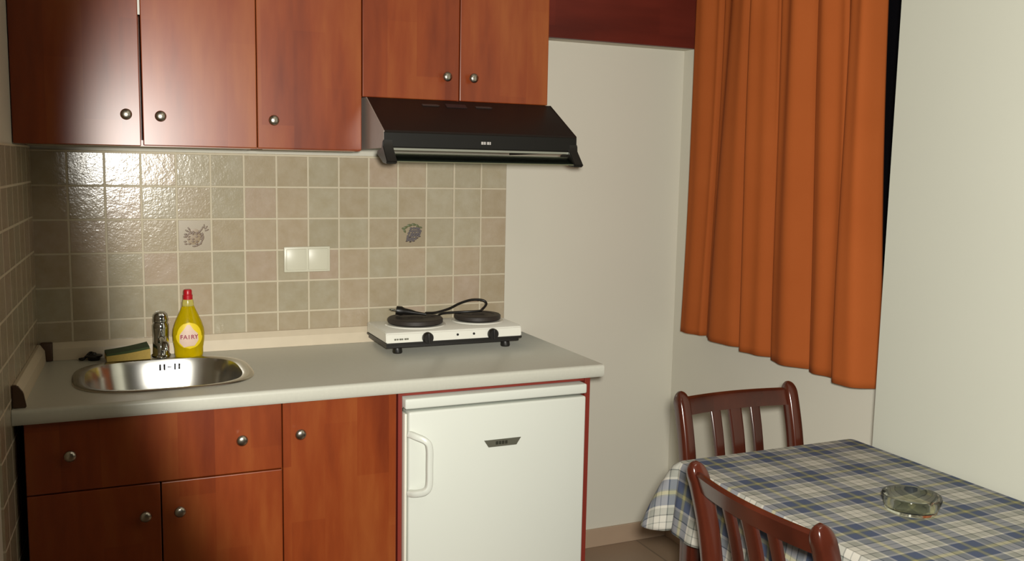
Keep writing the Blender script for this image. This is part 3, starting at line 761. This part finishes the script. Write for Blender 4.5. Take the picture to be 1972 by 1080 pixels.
for y in (-.10, -1.16):
    b = BM(); box(b, (2.075, y-.012, 2.278), (2.1195, y+.012, 2.302), .002); obj('bracket', b, M['brown'], rod)

# ------------------------------------------------------------------ table, cloth, ashtray
TX0, TX1, TY1, TY0, TZ = 1.338, 1.884, -1.196, -2.16, .748
tb = thing('dining_table', 'small rectangular dining table against the right wall, under the checked cloth', 'table', ((TX0+TX1)/2, (TY0+TY1)/2, 0))
b = BM(); box(b, (TX0+.003, TY0+.003, TZ-.022), (TX1-.003, TY1-.003, TZ), .003); obj('tabletop', b, M['chair'], tb, 40)
b = BM(); box(b, (TX0+.05, TY0+.05, TZ-.09), (TX0+.068, TY1-.05, TZ-.0225)); box(b, (TX1-.068, TY0+.05, TZ-.09), (TX1-.05, TY1-.05, TZ-.0225))
box(b, (TX0+.068, TY1-.068, TZ-.09), (TX1-.068, TY1-.05, TZ-.0225)); box(b, (TX0+.068, TY0+.05, TZ-.09), (TX1-.068, TY0+.068, TZ-.0225)); obj('apron', b, M['chair'], tb)
for lx in (TX0+.012, TX1-.052):
    for ly in (TY0+.012, TY1-.052):
        b = BM(); box(b, (lx, ly, 0), (lx+.038, ly+.038, TZ-.0905), .003); obj('leg', b, M['chair'], tb, 40)
# tablecloth: perimeter grid
b = BM(); uvl = b.loops.layers.uv.new('cloth'); per = []; rc = .012; drop = .166
def add(x, y, nx, ny, s): per.append((x, y, nx, ny, s))
def lerp(a, c, t): return a+(c-a)*t
nL, nS, nC = 90, 56, 14
# left side (going +Y), far side (going +X), right side (going -Y), near side (going -X)
for i in range(nL): add(TX0, lerp(TY0+rc, TY1-rc, i/nL), -1, 0, 'L')
for i in range(nC): a = PI - PI/2*i/nC; add(TX0+rc+rc*math.cos(a), TY1-rc+rc*math.sin(a), math.cos(a), math.sin(a), 'LF')
for i in range(nS): add(lerp(TX0+rc, TX1-rc, i/nS), TY1, 0, 1, 'F')
for i in range(nC): a = PI/2 - PI/2*i/nC; add(TX1-rc+rc*math.cos(a), TY1-rc+rc*math.sin(a), math.cos(a), math.sin(a), 'FR')
for i in range(nL): add(TX1, lerp(TY1-rc, TY0+rc, i/nL), 1, 0, 'R')
for i in range(nC): a = -PI/2*i/nC; add(TX1-rc+rc*math.cos(a), TY0+rc+rc*math.sin(a), math.cos(a), math.sin(a), 'RN')
for i in range(nS): add(lerp(TX1-rc, TX0+rc, i/nS), TY0, 0, -1, 'N')
for i in range(nC): a = -PI/2 - PI/2*i/nC; add(TX0+rc+rc*math.cos(a), TY0+rc+rc*math.sin(a), math.cos(a), math.sin(a), 'NL')
ND = 16; rings = []; uvs = []
zt_ = TZ+.0025
for (x, y, nx, ny, s) in per:
    colv, colu = [], []
    dmax = drop
    # pleat displacement outward
    dc = math.hypot(x-TX0, y-TY1)
    for j in range(ND+1):
        t_ = j/ND
        d = dmax*t_
        if s in ('R', 'FR', 'RN') : out = .0035*min(1, t_*6); w_ = 0
        else:
            if s == 'L':
                w_ = .013*math.sin((y)*34+.6) + .006*math.sin(y*71)
                w_ *= 1 - .8*math.exp(-dc/.05)
                out = .004 + .020*t_ + w_*t_**1.2
            elif s == 'F':
                w_ = .006*math.sin(x*30); out = .003 + .012*t_ + w_*t_
            elif s == 'LF':
                k = math.sin(2*math.atan2(abs(ny), abs(nx))); out = .004+.014*t_ + .056*t_**.62*k**.8
                d = dmax*t_*(1+.02*k)
            elif s == 'NL': k = math.sin(2*math.atan2(abs(ny), abs(nx))); out = .004+.02*t_+.09*t_*k
            else: out = .003+.015*t_
        zz = zt_ - d*(1 if t_ > .02 else 1)
        if j == 0: zz = zt_; out = 0
        px, py = x+nx*out, y+ny*out
        if s == 'LF': px += (-.012)*t_*k; py += .012*t_*k
        px = min(px, 1.8925)
        colv.append(b.verts.new((px, py, zz))); colu.append((x+nx*d*1.02, y+ny*d*1.02))
    rings.append(colv); uvs.append(colu)
NP = len(per)
def setuv(f, co_list):
    for l, c in zip(f.loops, co_list): l[uvl].uv = c
for i in range(NP):
    k = (i+1) % NP
    for j in range(ND):
        f = b.faces.new((rings[i][j], rings[k][j], rings[k][j+1], rings[i][j+1])); setuv(f, (uvs[i][j], uvs[k][j], uvs[k][j+1], uvs[i][j+1]))
f = b.faces.new([r_[0] for r_ in rings]); 
for l in f.loops: l[uvl].uv = (l.vert.co.x, l.vert.co.y)
bmesh.ops.triangulate(b, faces=[f])
for f in b.faces: f.smooth = True
tc_ = obj('tablecloth', b, M['plaid'], None, 55); md = tc_.modifiers.new('thick', 'SOLIDIFY'); md.thickness = .0012; md.offset = 1
tag(tc_, 'blue, grey and white checked tablecloth draped over the dining table', 'tablecloth')
ax_, ay_, az_ = 1.607, -1.655, TZ+.0045
ah = BM(); lathe(ah, [(0, 0), (.046, 0), (.052, .004), (.057, .020), (.060, .032), (.058, .036), (.051, .036), (.048, .030), (.044, .012), (.038, .008), (0, .008)], None, 48)
for v in ah.verts:       # cigarette notches in the rim
    rr = math.hypot(v.co.x, v.co.y)
    if v.co.z > .029 and rr > .045:
        an = math.atan2(v.co.y, v.co.x)
        for q in range(3):
            dd = (an - (q*2*PI/3+.4) + PI) % (2*PI) - PI
            if abs(dd) < .12: v.co.z -= .005
at_ = obj('ashtray', ah, M['ash'], None, 50); at_.location = (ax_, ay_, az_); tag(at_, 'round clear glass ashtray on the checked tablecloth', 'ashtray')

# ------------------------------------------------------------------ chairs
def make_chair(label, loc, rotz):
    t = thing('dining_chair', label, 'chair', loc, 'dining chairs at the table', rotz)
    W = .172
    path = [(0, -.165, 0), (0, -.172, .15), (0, -.176, .30), (0, -.176, .44), (0, -.178, .56), (0, -.186, .66), (0, -.202, .76), (0, -.222, .84), (0, -.236, .880), (0, -.244, .899)]
    pc = catmull(path, 6); n = len(pc)
    for s in (-1, 1):
        b = BM()
        def pf(i):
            z = pc[i].z; w_ = .0140 + .003*min(1, z/.5); h_ = .019 + .004*math.exp(-((z-.45)/.15)**2)
            if z > .868: q = (z-.868)/.031; w_ *= math.sqrt(max(.05, 1-q*q*.95)); h_ *= math.sqrt(max(.05, 1-q*q*.95))
            return w_, h_
        sweep(b, [(p.x+s*W, p.y, p.z) for p in pc], pf, (1, 0, 0)); obj('rear_leg', b, M['chair'], t, 40, local=True)
    def backy(z):
        for p, q in zip(pc, pc[1:]):
            if p.z <= z <= q.z: return p.y+(q.y-p.y)*(z-p.z)/(q.z-p.z)
        return pc[-1].y
    # top rail, bowed backwards
    b = BM(); m = 20; g = []
    for i in range(m+1):
        x = -W+.012 + (2*W-.024)*i/m; bow = -.020*(1-(x/W)**2)
        cs = []
        for (dz, dy) in ((.842, .010), (.878, .008), (.883, .002), (.883, -.004), (.878, -.010), (.842, -.009)):
            zz = dz if dz > .83 else dz + .0; cs.append(b.verts.new((x, backy(min(zz, .89))+dy+bow, zz)))
        g.append(cs)
    for a, c in zip(g, g[1:]):
        for k in range(6): b.faces.new((a[k], a[(k+1) % 6], c[(k+1) % 6], c[k]))
    b.faces.new(g[0]); b.faces.new(g[-1]); obj('top_rail', b, M['chair'], t, 40, local=True)
    b = BM(); g = []
    for i in range(m+1):
        x = -W+.012 + (2*W-.024)*i/m; bow = -.012*(1-(x/W)**2)
        g.append([b.verts.new((x, backy(z_)+dy+bow, z_)) for z_, dy in ((.520, .009), (.560, .009), (.560, -.009), (.520, -.009))])
    for a, c in zip(g, g[1:]):
        for k in range(4): b.faces.new((a[k], a[(k+1) % 4], c[(k+1) % 4], c[k]))
    b.faces.new(g[0]); b.faces.new(g[-1]); obj('lower_rail', b, M['chair'], t, 40, local=True)
    for (xc, w_) in ((-.063, .0135), (0, .0185), (.063, .0135)):
        b = BM(); pts = [(xc*(.96+.04*k_/10), backy(.558+.288*k_/10) - (.012+.008*k_/10)*(1-(xc/W)**2), .558+.288*k_/10) for k_ in range(11)]
        sweep(b, pts, lambda i: (w_*(.92+.2*(i/10)), .0060), (1, 0, 0)); obj('back_slat', b, M['chair'], t, 40, local=True)
    b = BM(); prism(b, [(-.165, -.155), (.165, -.155), (.195, .185), (.185, .205), (-.185, .205), (-.195, .185)], .432, .452, 'z', .004); obj('seat', b, M['chair'], t, 40, local=True)
    b = BM(); box(b, (-.155, -.150, .385), (.155, -.134, .4315)); box(b, (-.165, .160, .385), (.165, .176, .4315)); box(b, (-.172, -.134, .385), (-.156, .160, .4315)); box(b, (.156, -.134, .385), (.172, .160, .4315)); obj('seat_frame', b, M['chair'], t, local=True)
    for s in (-1, 1):
        b = BM(); sweep(b, [(s*.172, .184, z) for z in (0, .15, .3, .431)], lambda i: (.013+.0022*i, .013+.0022*i), (1, 0, 0)); obj('front_leg', b, M['chair'], t, 40, local=True)
    for s in (-1, 1):
        b = BM(); box(b, (s*.160-.007, -.158, .20), (s*.160+.007, .172, .225), .003); obj('stretcher', b, M['chair'], t, local=True)
    return t
make_chair('dark red wooden slat-back chair at the far end of the table', (1.590, -1.318, -.009), PI)
make_chair('dark red wooden slat-back chair on the near left side of the table', (1.350, -1.755, -.006), -PI/2)

# ------------------------------------------------------------------ light
def spot(name, loc, aim, watts, size, blend, radius, color):
    l = bpy.data.lights.new(name, 'SPOT'); l.energy = watts; l.spot_size = math.radians(size); l.spot_blend = blend; l.shadow_soft_size = radius; l.color = color
    o = bpy.data.objects.new(name, l); COL.objects.link(o); o.location = loc
    o.rotation_euler = (Vector(aim)-Vector(loc)).to_track_quat('-Z', 'Y').to_euler(); return o
az = math.radians(40.1)
fl_loc = Vector((.115, -3.03, 1.50))
spot('camera_flash', fl_loc, fl_loc + Vector((math.sin(az), math.cos(az), -.01)), 315, 85, .19, .045, (1, .965, .885))
def area(name, loc, rot, sx_, sy_, watts, color):
    l = bpy.data.lights.new(name, 'AREA'); l.shape = 'RECTANGLE'; l.size = sx_; l.size_y = sy_; l.energy = watts; l.color = color
    o = bpy.data.objects.new(name, l); COL.objects.link(o); o.location = loc; o.rotation_euler = rot
area('overhead_fill', (1.0, -2.6, H-.02), (0, 0, 0), .35, .35, 4, (1, .9, .74))  # unseen warm fill, added to lift the dark parts
wd = bpy.data.worlds.new('night'); S.world = wd; wd.use_nodes = True
wd.node_tree.nodes['Background'].inputs[0].default_value = (.02, .02, .03, 1); wd.node_tree.nodes['Background'].inputs[1].default_value = .1
S.view_settings.view_transform = 'Standard'; S.view_settings.look = 'None'; S.view_settings.gamma = 1; S.view_settings.exposure = 0
S.view_settings.use_curve_mapping = False
